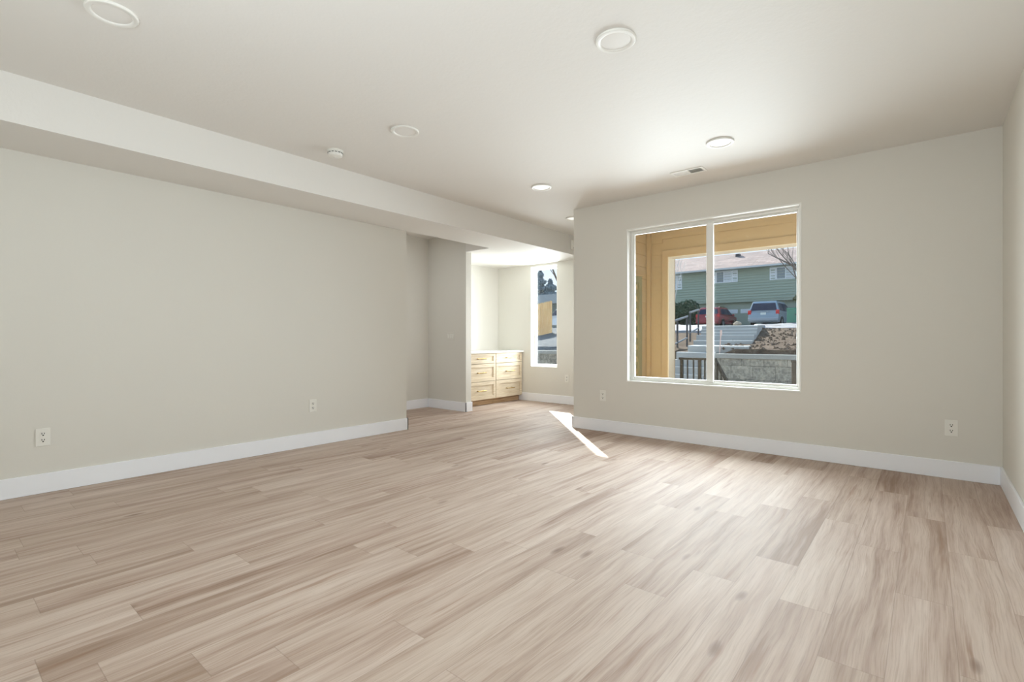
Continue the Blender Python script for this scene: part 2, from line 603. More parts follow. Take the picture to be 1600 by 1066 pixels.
struct(B(-6.45, 0.60, YB - 0.15, 7.26, -0.06, 0.0).build('floor', M['floor']))
struct(B(-6.45, 0.60, YB - 0.15, 7.26, ZC, ZC + 0.12).build('ceiling', M['ceiling']))
struct(B(XL - 0.13, XL, YB, 3.86, 0, ZC).build('wall_left', M['wall']))
struct(B(XR, XR + 0.15, YB, YW + 0.16, 0, ZC).build('wall_right', M['wall']))
struct(B(-6.45, XR + 0.15, YB - 0.15, YB, 0, ZC).build('wall_back', M['wall']))
struct(wall_with_hole(XA, XR, YW, YW + 0.16, 0, ZC, -2.694, -0.908, 0.615, 2.392).build('wall_window', M['wall']))
struct(B(XA, XA + 0.14, YW + 0.16, YF + 0.16, 0, ZC).build('wall_alcove', M['wall']))
struct(wall_with_hole(-6.45, XA, YF, YF + 0.16, 0, ZC, -5.487, -4.901, 0.61, 2.405).build('wall_far', M['wall']))
struct(B(-6.45, XN, YB, YF, 0, ZC).build('wall_hall', M['wall']))
struct(B(XN, -5.40, YP, YP + 0.115, 0, ZC).build('wall_partition', M['wall']))
sf = MB()
sf.box(XL, XS, YB, YF, ZS, ZC)
sf.box(-5.40, XL, YP, YF, ZS, ZC)
sf.box(XN, -5.40, YP + 0.115, YF, ZS, ZC)
struct(sf.build('soffit', M['ceiling']))

# baseboards: 140 mm flat stock, 15 mm proud
BT, BH = 0.015, 0.141


def board(name, *boxes):
    m = MB()
    for b in boxes:
        m.box(*b, 0.001, BH, bevel=0.002, seg=1)
    struct(m.build(name, M['trim']))


board('baseboard_left', (XL, XL + BT, YB, 3.86 + BT), (XL - 0.13, XL + BT, 3.86, 3.86 + BT))
board('baseboard_window', (XA - BT, XR - BT, YW - BT, YW), (XA - BT, XA, YW - BT, 5.90))
board('baseboard_right', (XR - BT, XR, YB, YW))
board('baseboard_far', (-5.75, XA, YF - BT, YF))
board('baseboard_hall', (XN, XN + BT, 1.0, YP))
board('baseboard_partition', (XN, -5.40 + BT, YP - BT, YP), (-5.40, -5.40 + BT, YP - BT, YP + 0.115 + BT))


# ------------------------------------------------------------------ windows
def make_window(name, x0, x1, z0, z1, yin, yout, sliders):
    root = bpy.data.objects.new(name, None)
    C.objects.link(root)
    root.location = ((x0 + x1) / 2, yin, z0)
    struct(root)
    L = root.location
    t = 0.014

    def put(mb, nm, mat, par=root):
        mb.move((-L.x, -L.y, -L.z))
        return mb.build(nm, mat, par)
    m = MB()
    m.box(x0, x0 + t, yin - 0.003, yout, z0, z1)
    m.box(x1 - t, x1, yin - 0.003, yout, z0, z1)
    m.box(x0 + t, x1 - t, yin - 0.003, yout, z1 - t, z1)
    m.box(x0 + t, x1 - t, yin - 0.003, yout, z0, z0 + t)
    put(m, 'jamb_liner', M['vinyl'])
    fy0, fy1 = yout - 0.055, yout - 0.002
    w = 0.026
    a0, a1, b0, b1 = x0 + t, x1 - t, z0 + t, z1 - t
    m = MB()
    m.box(a0, a0 + w, fy0, fy1, b0, b1, bevel=0.003)
    m.box(a1 - w, a1, fy0, fy1, b0, b1, bevel=0.003)
    m.box(a0 + w, a1 - w, fy0, fy1, b1 - w, b1, bevel=0.003)
    m.box(a0 + w, a1 - w, fy0, fy1, b0, b0 + w, bevel=0.003)
    put(m, 'window_frame', M['vinyl'])
    a0 += w; a1 -= w; b0 += w; b1 -= w

    def sash(p0, p1, yy, sw, nm='sash'):
        m = MB()
        m.box(p0, p0 + sw, yy, yy + 0.026, b0, b1, bevel=0.003)
        m.box(p1 - sw, p1, yy, yy + 0.026, b0, b1, bevel=0.003)
        m.box(p0 + sw, p1 - sw, yy, yy + 0.026, b1 - sw, b1, bevel=0.003)
        m.box(p0 + sw, p1 - sw, yy, yy + 0.026, b0, b0 + sw, bevel=0.003)
        s = put(m, nm, M['vinyl'])
        g = B(p0 + sw - 0.004, p1 - sw + 0.004, yy + 0.011, yy + 0.015, b0 + sw - 0.004, b1 - sw + 0.004)
        put(g, 'pane', M['glass'], s)
        return s
    if sliders:
        mid = -1.772
        sash(a0, mid + 0.034, fy0 + 0.002, 0.020)
        sash(mid - 0.034, a1, fy0 + 0.027, 0.020)
        m = B(mid - 0.036, mid + 0.036, fy0 - 0.008, fy0 + 0.020, b0, b1, bevel=0.004)
        put(m, 'meeting_rail', M['vinyl'])
    else:
        sash(a0, a1, fy0 + 0.014, 0.012)
    return root


make_window('window_1', -2.694, -0.908, 0.615, 2.392, YW, YW + 0.14, True)
make_window('window_2', -5.487, -4.901, 0.61, 2.405, YF, YF + 0.155, False)

# alcove entry door (its casing shows from the porch)
d_root = bpy.data.objects.new('door_1', None)
C.objects.link(d_root)
d_root.location = (XA, 6.40, 0)
struct(d_root)
m = MB()
m.box(-0.012, 0.0, -0.45, 0.45, 0.01, 2.03)
for zz in ((0.15, 0.90), (1.02, 1.92)):
    for yy in ((-0.36, -0.05), (0.05, 0.36)):
        m.box(-0.020, -0.012, yy[0], yy[1], zz[0], zz[1], bevel=0.006)
m.build('door_leaf', M['trim'], d_root)
m = MB()
m.box(0.14, 0.185, -0.46, -0.36, -0.02, 2.03)
m.box(0.14, 0.185, 0.36, 0.46, -0.02, 2.03)
m.box(0.14, 0.185, -0.36, 0.36, 1.93, 2.03)
m.build('door_casing', M['olive'], d_root)
m = MB().box(0.14, 0.200, -0.48, 0.48, 2.03, 2.055)
m.build('drip_cap', M['porch_trim'], d_root)
m = B(0.14, 0.155, -0.36, 0.36, -0.02, 1.93)
m.build('door_panel', M['olive'], d_root)
m = MB().lathe([(0.0, 0), (0.028, 0.0), (0.028, 0.008), (0.012, 0.012), (0.012, 0.04), (0.026, 0.05), (0.026, 0.07), (0.0, 0.08)], 20, axis='x').rot(math.pi, 'Z').move((-0.018, -0.38, 0.95))
m.build('door_knob', M['brass'], d_root, True)


# ------------------------------------------------------------------ ceiling fittings
def make_downlight(name, label, x, y, lit, group):
    t = thing(name, label, 'ceiling light', (x, y, ZC), 0, group)
    MB().lathe([(0.080, -0.001), (0.108, -0.001), (0.108, -0.009), (0.104, -0.013), (0.090, -0.014), (0.082, -0.010), (0.080, -0.006)], 48, closed=True).build('trim_ring', M['ring'], t, True)
    MB().lathe([(0.0, -0.002), (0.080, -0.002), (0.080, -0.007), (0.05, -0.0085), (0.0, -0.009)], 48).build('lens', M['lamp_on'] if lit else M['lamp'], t, True)
    return t


GL = 'recessed downlights in the ceiling'
dl = make_downlight('recessed_light', 'white disc ceiling light nearest the soffit and the camera', -3.11, 0.62, False, GL)
dl2 = make_downlight('recessed_light', 'small lit white disc ceiling light between the soffit and the window wall corner', -3.17, 4.28, True, GL)
dup(dl, (-1.30, 2.43, ZC), 0, 'wide white disc ceiling light alone in the middle of the ceiling', GL)
dup(dl, (-3.13, 2.44, ZC), 0, 'white disc ceiling light next to the smoke detector', GL)
dup(dl2, (-1.316, 4.246, ZC), 0, 'lit white disc ceiling light next to the air vent by the big window', GL)
dup(dl2, (-3.655, 5.66, ZC), 0, 'white disc ceiling light cut off by the alcove wall corner', GL)

t = thing('smoke_detector', 'small round white smoke detector on the ceiling beside the soffit', 'smoke detector', (-3.925, 2.315, ZC))
MB().lathe([(0.0, 0), (0.066, 0), (0.066, -0.012), (0.0, -0.012)], 40).build('mounting_base', M['plate'], t, True)
MB().lathe([(0.0, -0.012), (0.060, -0.012), (0.062, -0.022), (0.056, -0.046), (0.044, -0.054), (0.0, -0.056)], 40).build('cover', M['ring'], t, True)
m = MB()
for k in range(14):
    a = 2 * math.pi * k / 14
    q = B(0.056, 0.0635, -0.009, 0.009, -0.026, -0.021)
    q.rot(a)
    me_ = bpy.data.meshes.new('tmp')
    q.bm.to_mesh(me_)
    q.bm.free()
    m.bm.from_mesh(me_)
    bpy.data.meshes.remove(me_)
m.build('sensing_slots', M['slot'], t)
MB().lathe([(0.0, -0.055), (0.012, -0.055), (0.011, -0.0585), (0.0, -0.059)], 16).build('test_button', M['plate'], t, True)

t = thing('ceiling_vent', 'white rectangular air vent with two louvre fields above the big window', 'air vent', (-1.782, 4.80, ZC))
m = MB()
m.box(-0.155, 0.155, -0.075, -0.055, -0.008, 0, bevel=0.002)
m.box(-0.155, 0.155, 0.055, 0.075, -0.008, 0, bevel=0.002)
m.box(-0.155, -0.130, -0.055, 0.055, -0.008, 0, bevel=0.002)
m.box(0.130, 0.155, -0.055, 0.055, -0.008, 0, bevel=0.002)
m.box(-0.008, 0.008, -0.055, 0.055, -0.008, 0, bevel=0.002)
m.build('vent_frame', M['ring'], t)
B(-0.130, 0.130, -0.055, 0.055, -0.0015, -0.0005).build('duct_opening', M['duct'], t)
for s0, s1, tilt in ((-0.127, -0.010, 1), (0.010, 0.127, -1)):
    m = MB()
    n = 9
    for k in range(n):
        xx = s0 + (s1 - s0) * (k + 0.5) / n
        dx = 0.005 * tilt
        m.quad((xx - dx, -0.054, -0.0075), (xx - dx, 0.054, -0.0075), (xx + dx, 0.054, -0.002), (xx + dx, -0.054, -0.002))
    m.build('louvres', M['ring'], t)

t = thing('door_chime', 'rounded grey white chime box high on the soffit face at the wall corner', 'door chime', (XS, 6.60, 2.585))
B(0.0, 0.040, -0.055, 0.055, -0.075, 0.075, bevel=0.014, seg=3).build('chime_cover', M['plate'], t, True)
B(0.036, 0.042, -0.030, 0.030, -0.050, -0.044).build('sound_slot', M['slot'], t)


# ------------------------------------------------------------------ outlets and switch (face towards local -Y)
def make_outlet(name, label, loc, rz, group):
    t = thing(name, label, 'power outlet', loc, rz, group)
    B(-0.040, 0.040, -0.0065, 0.0, -0.064, 0.064, bevel=0.0025).build('cover_plate', M['plate'], t)
    for zc in (0.0225, -0.0225):
        m = MB()
        poly = [(0.017 * math.cos(a), zc + 0.0165 * math.sin(a)) for a in [2 * math.pi * k / 24 for k in range(24)]]
        poly = [(max(-0.0150, min(0.0150, p[0])), p[1]) for p in poly]
        m.prism(poly, 'y', -0.0095, -0.006)
        r_ = m.build('receptacle', M['plate'], t)
        m = MB()
        m.box(-0.0088, -0.0050, -0.0101, -0.0090, zc - 0.002, zc + 0.0105)
        m.box(0.0050, 0.0088, -0.0101, -0.0090, zc - 0.001, zc + 0.0095)
        m.box(-0.0040, 0.0040, -0.0101, -0.0090, zc - 0.0125, zc - 0.0045)
        m.build('socket_slots', M['slot'], r_)
    MB().lathe([(0.0, 0.0), (0.0032, 0.0), (0.0026, -0.0012), (0.0, -0.0014)], 12, axis='y').move((0, -0.0065, 0)).build('screw', M['ring'], t, True)
    return t


GO = 'duplex wall outlets'
o1 = make_outlet('wall_outlet', 'white duplex outlet on the long blank wall, nearest the camera', (XL, 0.583, 0.405), R(90), GO)
dup(o1, (XL, 2.643, 0.419), R(90), 'white duplex outlet on the long blank wall, near its far end', GO)
dup(o1, (0.143, YW, 0.404), 0, 'white duplex outlet low on the window wall by the room corner', GO)
dup(o1, (-3.002, YW, 0.430), 0, 'white duplex outlet low on the window wall below the window, by the alcove corner', GO)
dup(o1, (-4.704, YF, 0.438), 0, 'white duplex outlet on the alcove wall below the narrow window', GO)

t = thing('light_switch', 'wall coloured double rocker switch on the shaded partition wall', 'light switch', (-5.735, YP, 1.158))
B(-0.082, 0.082, -0.0065, 0, -0.060, 0.060, bevel=0.0025).build('switch_plate', M['wall'], t)
for xx in (-0.046, 0.0, 0.046):
    m = MB()
    m.prism([(-0.0065, -0.034), (-0.0125, 0.034), (-0.0060, 0.034), (-0.0050, -0.034)], 'x', xx - 0.0165, xx + 0.0165)
    m.build('rocker', M['plate'], t)


# ------------------------------------------------------------------ drawer cabinets in the nook (fronts face local +X)
def make_cabinet(label, y0, y1, group):
    """front plane at x = -5.672"""
    t = thing('drawer_cabinet', label, 'drawer cabinet', (-5.672, (y0 + y1) / 2, 0), 0, group)
    h = (y1 - y0) / 2
    m = MB()
    m.box(-0.56, -0.022, -h, -h + 0.018, 0.095, 0.872)
    m.box(-0.56, -0.022, h - 0.018, h, 0.095, 0.872)
    m.box(-0.56, -0.022, -h + 0.018, h - 0.018, 0.095, 0.113)
    m.box(-0.56, -0.022, -h + 0.018, h - 0.018, 0.854, 0.872)
    m.box(-0.56, -0.545, -h + 0.018, h - 0.018, 0.113, 0.854)
    m.build('carcass', M['oak_v'], t)
    B(-0.10, -0.082, -h, h, 0.001, 0.095).build('toe_board', M['toe'], t)
    for (z0, z1) in ((0.700, 0.866), (0.404, 0.694), (0.102, 0.398)):
        a, b = -h + 0.004, h - 0.004
        rw = 0.058
        m = MB()
        m.box(-0.020, 0.0, a, a + rw, z0, z1, bevel=0.0012, seg=1)
        m.box(-0.020, 0.0, b - rw, b, z0, z1, bevel=0.0012, seg=1)
        rh = rw if z1 - z0 > 0.2 else 0.042
        m.box(-0.020, 0.0, a + rw, b - rw, z1 - rh, z1, bevel=0.0012, seg=1)
        m.box(-0.020, 0.0, a + rw, b - rw, z0, z0 + rh, bevel=0.0012, seg=1)
        m.box(-0.020, -0.0155, a + rw - 0.004, b - rw + 0.004, z0 + rh - 0.004, z1 - rh + 0.004)
        dr = m.build('drawer', M['oak'], t)
        zc = (z0 + z1) / 2
        m = MB()
        m.tube([(0.034, -0.100, zc), (0.034, 0.100, zc)], 0.0080, 12)
        for yy in (-0.076, 0.076):
            m.tube([(-0.012, yy, zc), (0.034, yy, zc)], 0.0065, 10)
            m.lathe([(0.0, 0.0), (0.010, 0.0), (0.010, 0.004), (0.0, 0.004)], 14, axis='x') if False else None
            m.box(-0.011, -0.006, yy - 0.010, yy + 0.010, zc - 0.010, zc + 0.010, bevel=0.002)
        m.build('bar_handle', M['brass'], dr, True)
    return t


GD = 'oak drawer cabinets under the white worktop'
make_cabinet('light oak three drawer cabinet beside the partition, half hidden by its end', 5.605, 6.352, GD)
make_cabinet('light oak three drawer cabinet in the corner beside the narrow window wall', 6.356, 7.068, GD)
fl_ = B(-5.690, -5.672, 5.478, 5.603, 0.095, 0.872).build('filler_panel', M['oak_v'])
tag(fl_, 'narrow oak filler panel between partition and drawer cabinet', 'panel')
wt = B(-6.268, -5.640, 5.478, 7.078, 0.873, 0.905, bevel=0.003).build('worktop', M['quartz'])
tag(wt, 'white stone worktop over the oak drawer cabinets', 'worktop')


# ================================================================== PORCH
def siding(name, mat, along, a0, a1, z0, z1, face, out, exp=0.176):
    """lap siding; along 'y': wall in the y-z plane at x=face; along 'x': wall in x-z plane at y=face. out: +1/-1 side the laps face"""
    m = MB()
    z = z0
    bm = m.bm
    while z < z1 - 1e-4:
        zt = min(z + exp, z1)
        f = (zt - z) / exp
        pr = [(0.0, z), (0.020, z), (0.020 - 0.012 * f, zt), (0.0, zt)]
        if along == 'y':
            m.prism([(face + out * p[0], p[1]) for p in pr], 'y', a0, a1)
        else:
            m.prism([(face + out * p[0], p[1]) for p in pr], 'x', a0, a1)
        z = zt
    return struct(m.build(name, mat))


siding('wall_porch_back', M['porch'], 'x', XA + 0.165, -2.72, -0.10, 2.75, YW + 0.16, 1)
siding('wall_porch_back', M['porch'], 'x', -0.88, 1.20, -0.10, 2.75, YW + 0.16, 1)
siding('wall_porch_back', M['porch'], 'x', -2.72, -0.88, -0.10, 0.60, YW + 0.16, 1)
siding('wall_porch_back', M['porch'], 'x', -2.72, -0.88, 2.41, 2.75, YW + 0.16, 1)
YPB, YPF = 7.11, 7.30          # porch front wall, inner and outer face
XJ = -2.93                     # left jamb of the porch opening
siding('wall_porch_side', M['porch'], 'y', YW + 0.182, YPB, -0.10, 2.75, XA + 0.14, 1)
siding('wall_porch_front', M['porch'], 'x', XA + 0.165, XJ - 0.10, -0.10, 2.75, YPB + 0.02, -1)
siding('wall_porch_header', M['porch'], 'x', XJ - 0.10, 0.60, 2.42, 2.75, YPB + 0.02, -1)
m = MB()
m.box(XA + 0.165, XJ - 0.02, YPB + 0.02, YPF, -0.10, 2.75)
m.box(XJ - 0.02, 1.20, YPB + 0.02, YPF, 2.33, 2.75)
struct(m.build('wall_porch_core', M['porch_trim']))
m = MB()
m.box(XJ - 0.10, XJ - 0.012, YPB - 0.016, YPB + 0.02, -0.10, 2.42)
m.box(XJ - 0.10, 0.60, YPB - 0.0161, YPB + 0.02, 2.322, 2.42)
struct(m.build('trim_1', M['porch_trim']))
m = MB()
m.box(XJ - 0.02, XJ, YPB - 0.012, YPF + 0.02, -0.10, 2.33)
m.box(XJ - 0.02, 1.20, YPB - 0.012, YPF + 0.02, 2.312, 2.33)
struct(m.build('trim_2', M['cream']))
struct(B(XA + 0.14, -3.04, 7.325, 7.62, -0.30, 2.75).build('sun_block_post', M['porch_trim']))  # hidden post added outside the jamb to stop a sliver of sun
# corner board where the side wall meets the front wall
struct(B(XA + 0.16, XA + 0.215, YPB - 0.055, YPB - 0.0005, -0.10, 2.75).build('trim_3', M['porch_trim']))
struct(B(XA + 0.14, 1.20, YW + 0.16, 8.30, 2.75, 2.92).build('ceiling_porch', M['porch_trim']))  # outer overhang stretched to keep direct sun out of the big window
struct(B(XA + 0.165, 1.20, YW + 0.16, 7.50, -0.30, -0.10).build('floor_porch', M['concrete']))


# porch railing (black metal)
def rail_run(t, x0, x1, y, zt, nb, z0):
    B(x0, x1, y - 0.022, y + 0.022, zt - 0.035, zt, bevel=0.004).build('top_rail', M['black'], t)
    B(x0, x1, y - 0.015, y + 0.015, z0 + 0.08, z0 + 0.11).build('bottom_rail', M['black'], t)
    for k in range(nb):
        xx = x0 + (x1 - x0) * (k + 1) / (nb + 1)
        B(xx - 0.009, xx + 0.009, y - 0.009, y + 0.009, z0 + 0.11, zt - 0.035).build('baluster', M['black'], t)


YR = 7.38
t = thing('porch_railing', 'black metal porch railing with a stair rail sloping down, behind the sliding window', 'railing', (0, YR, -0.10))
for xx in (-2.842, -2.575, -2.362):
    B(xx - 0.021, xx + 0.021, -0.021, 0.021, 0.0, 0.922).build('post', M['black'], t)
B(-2.88, -2.340, -0.028, 0.028, 0.900, 0.935, bevel=0.004).build('top_rail', M['black'], t)
B(-2.84, -2.362, -0.014, 0.014, 0.07, 0.10).build('bottom_rail', M['black'], t)
for xx in (-2.755, -2.665, -2.50, -2.43):
    B(xx - 0.009, xx + 0.009, -0.009, 0.009, 0.10, 0.900).build('baluster', M['black'], t)
m = MB().prism([(0.0, 0.90), (0.0, 0.94), (1.75, -0.14), (1.75, -0.18)], 'x', -2.384, -2.340)
m.build('stair_rail', M['black'], t)
for k in range(8):
    yy = 0.13 + k * 0.17
    zt = 0.90 - yy * 1.08 / 1.75
    B(-2.371, -2.353, yy - 0.009, yy + 0.009, max(zt - 0.78, -0.115 if yy < 0.4 else -0.33), zt).build('stair_baluster', M['black'], t)
t = thing('porch_railing', 'dark square railing post at the far edge of the big window', 'railing', (0, YR, -0.10))
B(-1.372, -1.320, -0.026, 0.026, 0.0, 0.905).build('post', M['black'], t)
B(-1.378, -1.314, -0.032, 0.032, 0.905, 0.935, bevel=0.004).build('post_cap', M['black'], t)
B(-1.32, 1.10, -0.022, 0.022, 0.870, 0.905).build('top_rail', M['black'], t)
B(-1.32, 1.10, -0.014, 0.014, 0.07, 0.10).build('bottom_rail', M['black'], t)
for k in range(20):
    xx = -1.22 + k * 0.115
    B(xx - 0.009, xx + 0.009, -0.009, 0.009, 0.10, 0.870).build('baluster', M['black'], t)


# ================================================================== YARD
ZG = -0.45
struct(B(-60, 40, 7.26, 14.52, ZG - 0.2, ZG).build('ground_patio', M['patio']))
m = MB()
for k in range(2):
    m.box(-2.42, -1.30, 7.50 + 0.32 * k, 7.50 + 0.32 * (k + 1), ZG, -0.10 - 0.117 * (k + 1))
tag(m.build('porch_steps', M['concrete']), 'short concrete steps leading down from the porch floor', 'steps')

YWALL, ZWALL = 14.5, 0.69


def bank_z(y):
    return ZWALL - 0.02 + (y - YWALL) / (33.0 - YWALL) * 1.22


def L_edge(y):
    return -5.45 - (y - 14.5) * 0.275


def R_edge(y):
    return -4.66 - (y - 14.5) * 0.205


# retaining walls, right and left of the stairs
for (x0, x1, lab) in ((-4.60, 14.0, 'grey split block retaining wall below the bare soil bank'),
                      (-45.0, -6.12, 'grey split block retaining wall below the gravel bank, behind the narrow window')):
    t = thing('retaining_wall', lab, 'retaining wall', (x0, YWALL, ZG))
    B(0, x1 - x0, 0.0, 0.30, 0, ZWALL - 0.13 - ZG).move((0, 0, 0)).build('block_face', M['block'], t)
    B(-0.02, x1 - x0 + 0.02, -0.03, 0.34, ZWALL - 0.129 - ZG, ZWALL - ZG, bevel=0.012).build('cap_course', M['cap'], t)

# concrete stairs
t = thing('concrete_stairs', 'long grey concrete stairs rising from the yard to the parking area', 'stairs', (-5.2, 14.5, 0))


def step_slab(nm, y0, y1, z0, z1, slope=0.0, lx=0.0, rx=0.0):
    m = MB()
    bm = m.bm
    a = [(L_edge(y0) - lx, y0), (R_edge(y0) + rx, y0), (R_edge(y1) + rx, y1), (L_edge(y1) - lx, y1)]
    v = [bm.verts.new((p[0] + 5.2, p[1] - 14.5, z0)) for p in a] + [bm.verts.new((p[0] + 5.2, p[1] - 14.5, z1 + (slope if i > 1 else 0))) for i, p in enumerate(a)]
    for q in ((3, 2, 1, 0), (4, 5, 6, 7), (0, 1, 5, 4), (1, 2, 6, 5), (2, 3, 7, 6), (3, 0, 4, 7)):
        bm.faces.new([v[i] for i in q])
    es = [e for e in bm.edges if e.verts[0] in v[4:6] and e.verts[1] in v[4:6]]
    bmesh.ops.bevel(bm, geom=es, offset=0.035, segments=4, affect='EDGES', profile=0.5)
    m.build(nm, M['concrete'], t)


for k in range(6):
    y0 = 14.5 - 0.31 * (k + 1)
    B(-0.86, 0.56, y0 - 14.5, y0 + 0.31 - 14.5, ZG, ZWALL - 0.19 * (k + 1)).build('lower_step', M['concrete'], t)
step_slab('landing', 14.50, 14.95, -0.2, 0.715, rx=0.03, lx=0.3)
step_slab('upper_step', 14.95, 16.9, -0.2, 0.90, rx=0.9)
step_slab('upper_step', 16.9, 18.2, -0.2, 1.055, rx=0.9)
step_slab('upper_step', 18.2, 20.4, -0.2, 1.245, rx=0.9)
step_slab('upper_step', 20.4, 20.75, -0.2, 1.375, rx=0.9)
step_slab('upper_step', 20.75, 21.1, -0.2, 1.505, rx=0.9)
step_slab('upper_walk', 21.1, 33.0, -0.2, 1.635, 0.30, rx=0.9)


def bank(name, mat, xf0, xf1, y0, y1, nx, ny, amp, dz=0.0, zf=bank_z, sc=0.9, edge_drop=0.0):
    bm = bmesh.new()
    grid = []
    for j in range(ny + 1):
        y = y0 + (y1 - y0) * max(0.0, (j - 0.9) / (ny - 0.9)) if j else y0
        rowv = []
        for i in range(nx + 1):
            u = i / nx
            x = xf0(y) + (xf1(y) - xf0(y)) * u
            n = mnoise.noise(Vector((x * sc, y * sc, 3.1))) + 0.5 * mnoise.noise(Vector((x * sc * 3.1, y * sc * 3.1, 9.7))) + 0.3 * mnoise.noise(Vector((x * sc * 7, y * sc * 7, 1.7)))
            e = min(1.0, min(u * (xf1(y) - xf0(y)), (1 - u) * (xf1(y) - xf0(y))) / 0.6)
            z = zf(y) + dz + amp * n * (0.4 + 0.6 * e) - edge_drop * (1 - e)
            if i in (0, nx) or j in (0, ny):
                z = zf(y) - 0.6   # skirt into the ground
            rowv.append(bm.verts.new((x, y, z)))
        grid.append(rowv)
    for j in range(ny):
        for i in range(nx):
            bm.faces.new((grid[j][i], grid[j][i + 1], grid[j + 1][i + 1], grid[j + 1][i]))
    me = bpy.data.meshes.new(name)
    bm.to_mesh(me)
    bm.free()
    me.materials.append(mat)
    for p in me.polygons:
        p.use_smooth = True
    o = bpy.data.objects.new(name, me)
    C.objects.link(o)
    return o


struct(bank('ground_soil_bank', M['soil'], lambda y: R_edge(y) - 0.06, lambda y: 14.0, YWALL + 0.28, 31.0, 150, 150, 0.035, 0.12, edge_drop=0.22, sc=1.6))
struct(bank('ground_side_bank', M['soil'], lambda y: L_edge(y) - 4.6, lambda y: L_edge(y) + 0.05, YWALL + 0.28, 31.0, 80, 80, 0.06, 0.06, edge_drop=0.1))
struct(bank('ground_gravel_bank', M['gravel'], lambda y: -48.0, lambda y: L_edge(y) - 4.2, YWALL + 0.28, 33.0, 80, 60, 0.05, 0.12))
# snow left along the top of the banks
sn = bank('snow', M['snow'], lambda y: R_edge(y) + 0.1, lambda y: 14.0, 27.0, 32.6, 90, 24, 0.06, 0.14)
stuff(sn, 'strip of old snow along the top of the soil bank, before the cars', 'snow')
sn = bank('snow', M['snow'], lambda y: L_edge(y) - 8.0, lambda y: L_edge(y) - 0.1, 25.0, 32.6, 60, 24, 0.06, 0.16)
stuff(sn, 'patch of snow on the bank beside the stair handrail', 'snow')
struct(B(-90, 60, 32.3, 120, 1.4, 1.94).build('ground_parking', M['asphalt']))

# soil clods
rc = random.Random(3)
bm = bmesh.new()
for k in range(1300):
    y = YWALL + 0.4 + (rc.random() ** 1.5) * 12.0
    x = R_edge(y) + 0.05 + rc.random() * 7.0
    s = 0.02 + 0.06 * rc.random() ** 2.5
    z = bank_z(y) + 0.12 + s * 0.2
    mt = Matrix.Translation((x, y, z)) @ Matrix.Rotation(rc.random() * 6.3, 4, Vector((rc.random(), rc.random(), rc.random() + 0.1)).normalized()) @ Matrix.Diagonal((s, s * (0.6 + 0.5 * rc.random()), s * (0.5 + 0.4 * rc.random()), 1))
    bmesh.ops.create_icosphere(bm, subdivisions=1, radius=1.0, matrix=mt)
me = bpy.data.meshes.new('soil_clods')
bm.to_mesh(me)
bm.free()
me.materials.append(M['soil_light'])
o = bpy.data.objects.new('soil_clods', me)
C.objects.link(o)
stuff(o, 'loose soil clods and small stones strewn over the bank', 'soil')


def add_rock(nm, lab, loc, s, seed):
    bm = bmesh.new()
    bmesh.ops.create_icosphere(bm, subdivisions=3, radius=1.0)
    for v in bm.verts:
        n = mnoise.noise(v.co * 1.3 + Vector((seed, 0, 0))) * 0.35 + mnoise.noise(v.co * 3 + Vector((0, seed, 0))) * 0.12
        v.co *= 1 + n
        v.co.x *= s[0]; v.co.y *= s[1]; v.co.z *= s[2]
    me = bpy.data.meshes.new(nm)
    bm.to_mesh(me)
    bm.free()
    me.materials.append(M['rock'])
    for p in me.polygons:
        p.use_smooth = True
    o = bpy.data.objects.new(nm, me)
    C.objects.link(o)
    o.location = loc
    tag(o, lab, 'rock')


add_rock('boulder', 'pale boulder on the snow edge beside the blue van', (-8.95, 32.2, 2.02), (0.22, 0.2, 0.17), 2.0)


# handrail beside the stairs
def handrail(label, pa, pb, lean):
    t = thing('stair_handrail', label, 'handrail', pa)
    A, Bv = Vector((0, 0, 0)), Vector(pb) - Vector(pa)
    d = (Bv - A)
    e = lean
    for q in (A, Bv):
        MB().tube([q + Vector((0, 0, -0.25)), q + Vector((0, 0, 0.80))], 0.030, 10).build('post', M['railpost'], t, True)
    MB().tube([A - d * e[0] + Vector((0, 0, 0.82)), A + Vector((0, 0, 0.82)), Bv + Vector((0, 0, 0.82)), Bv + d * e[1] + Vector((0, 0, 0.82))], 0.034, 10).build('top_rail', M['galv'], t, True)
    MB().tube([A - d * e[0] + Vector((0, 0, 0.08)), Bv + Vector((0, 0, 0.08))], 0.030, 10).build('lower_rail', M['galv'], t, True)
    return t


GH = 'handrails along the concrete stairs'
handrail('nearer grey pipe handrail section at the foot of the concrete stairs', (-6.21, 15.75, 0.90), (-6.42, 17.15, 1.06), (0.9, 0.05))
handrail('farther grey pipe handrail section near the top of the concrete stairs', (-6.66, 18.1, 1.25), (-7.10, 20.2, 1.46), (0.05, 0.05))

t = thing('marking_stake', 'thin pink marking stake leaning in front of the concrete stairs', 'stake', (-4.62, 14.86, 0.70))
MB().tube([(0.0, 0.0, -0.1), (0.045, 0.0, 0.66)], 0.014, 6).build('stake_shaft', M['stake'], t)
B(0.020, 0.070, -0.012, 0.012, 0.50, 0.66).build('marking_ribbon', M['stake'], t)


# ------------------------------------------------------------------ green house across the parking area
HY = 46.7
GZ = 1.94
t = thing('house', 'sage green two storey house with a shingled roof behind the parked cars', 'house', (-10.0, HY, GZ))
HX0, HX1 = -10.6, 16.0


def hb(*a, **k):
    return B(*a, **k)


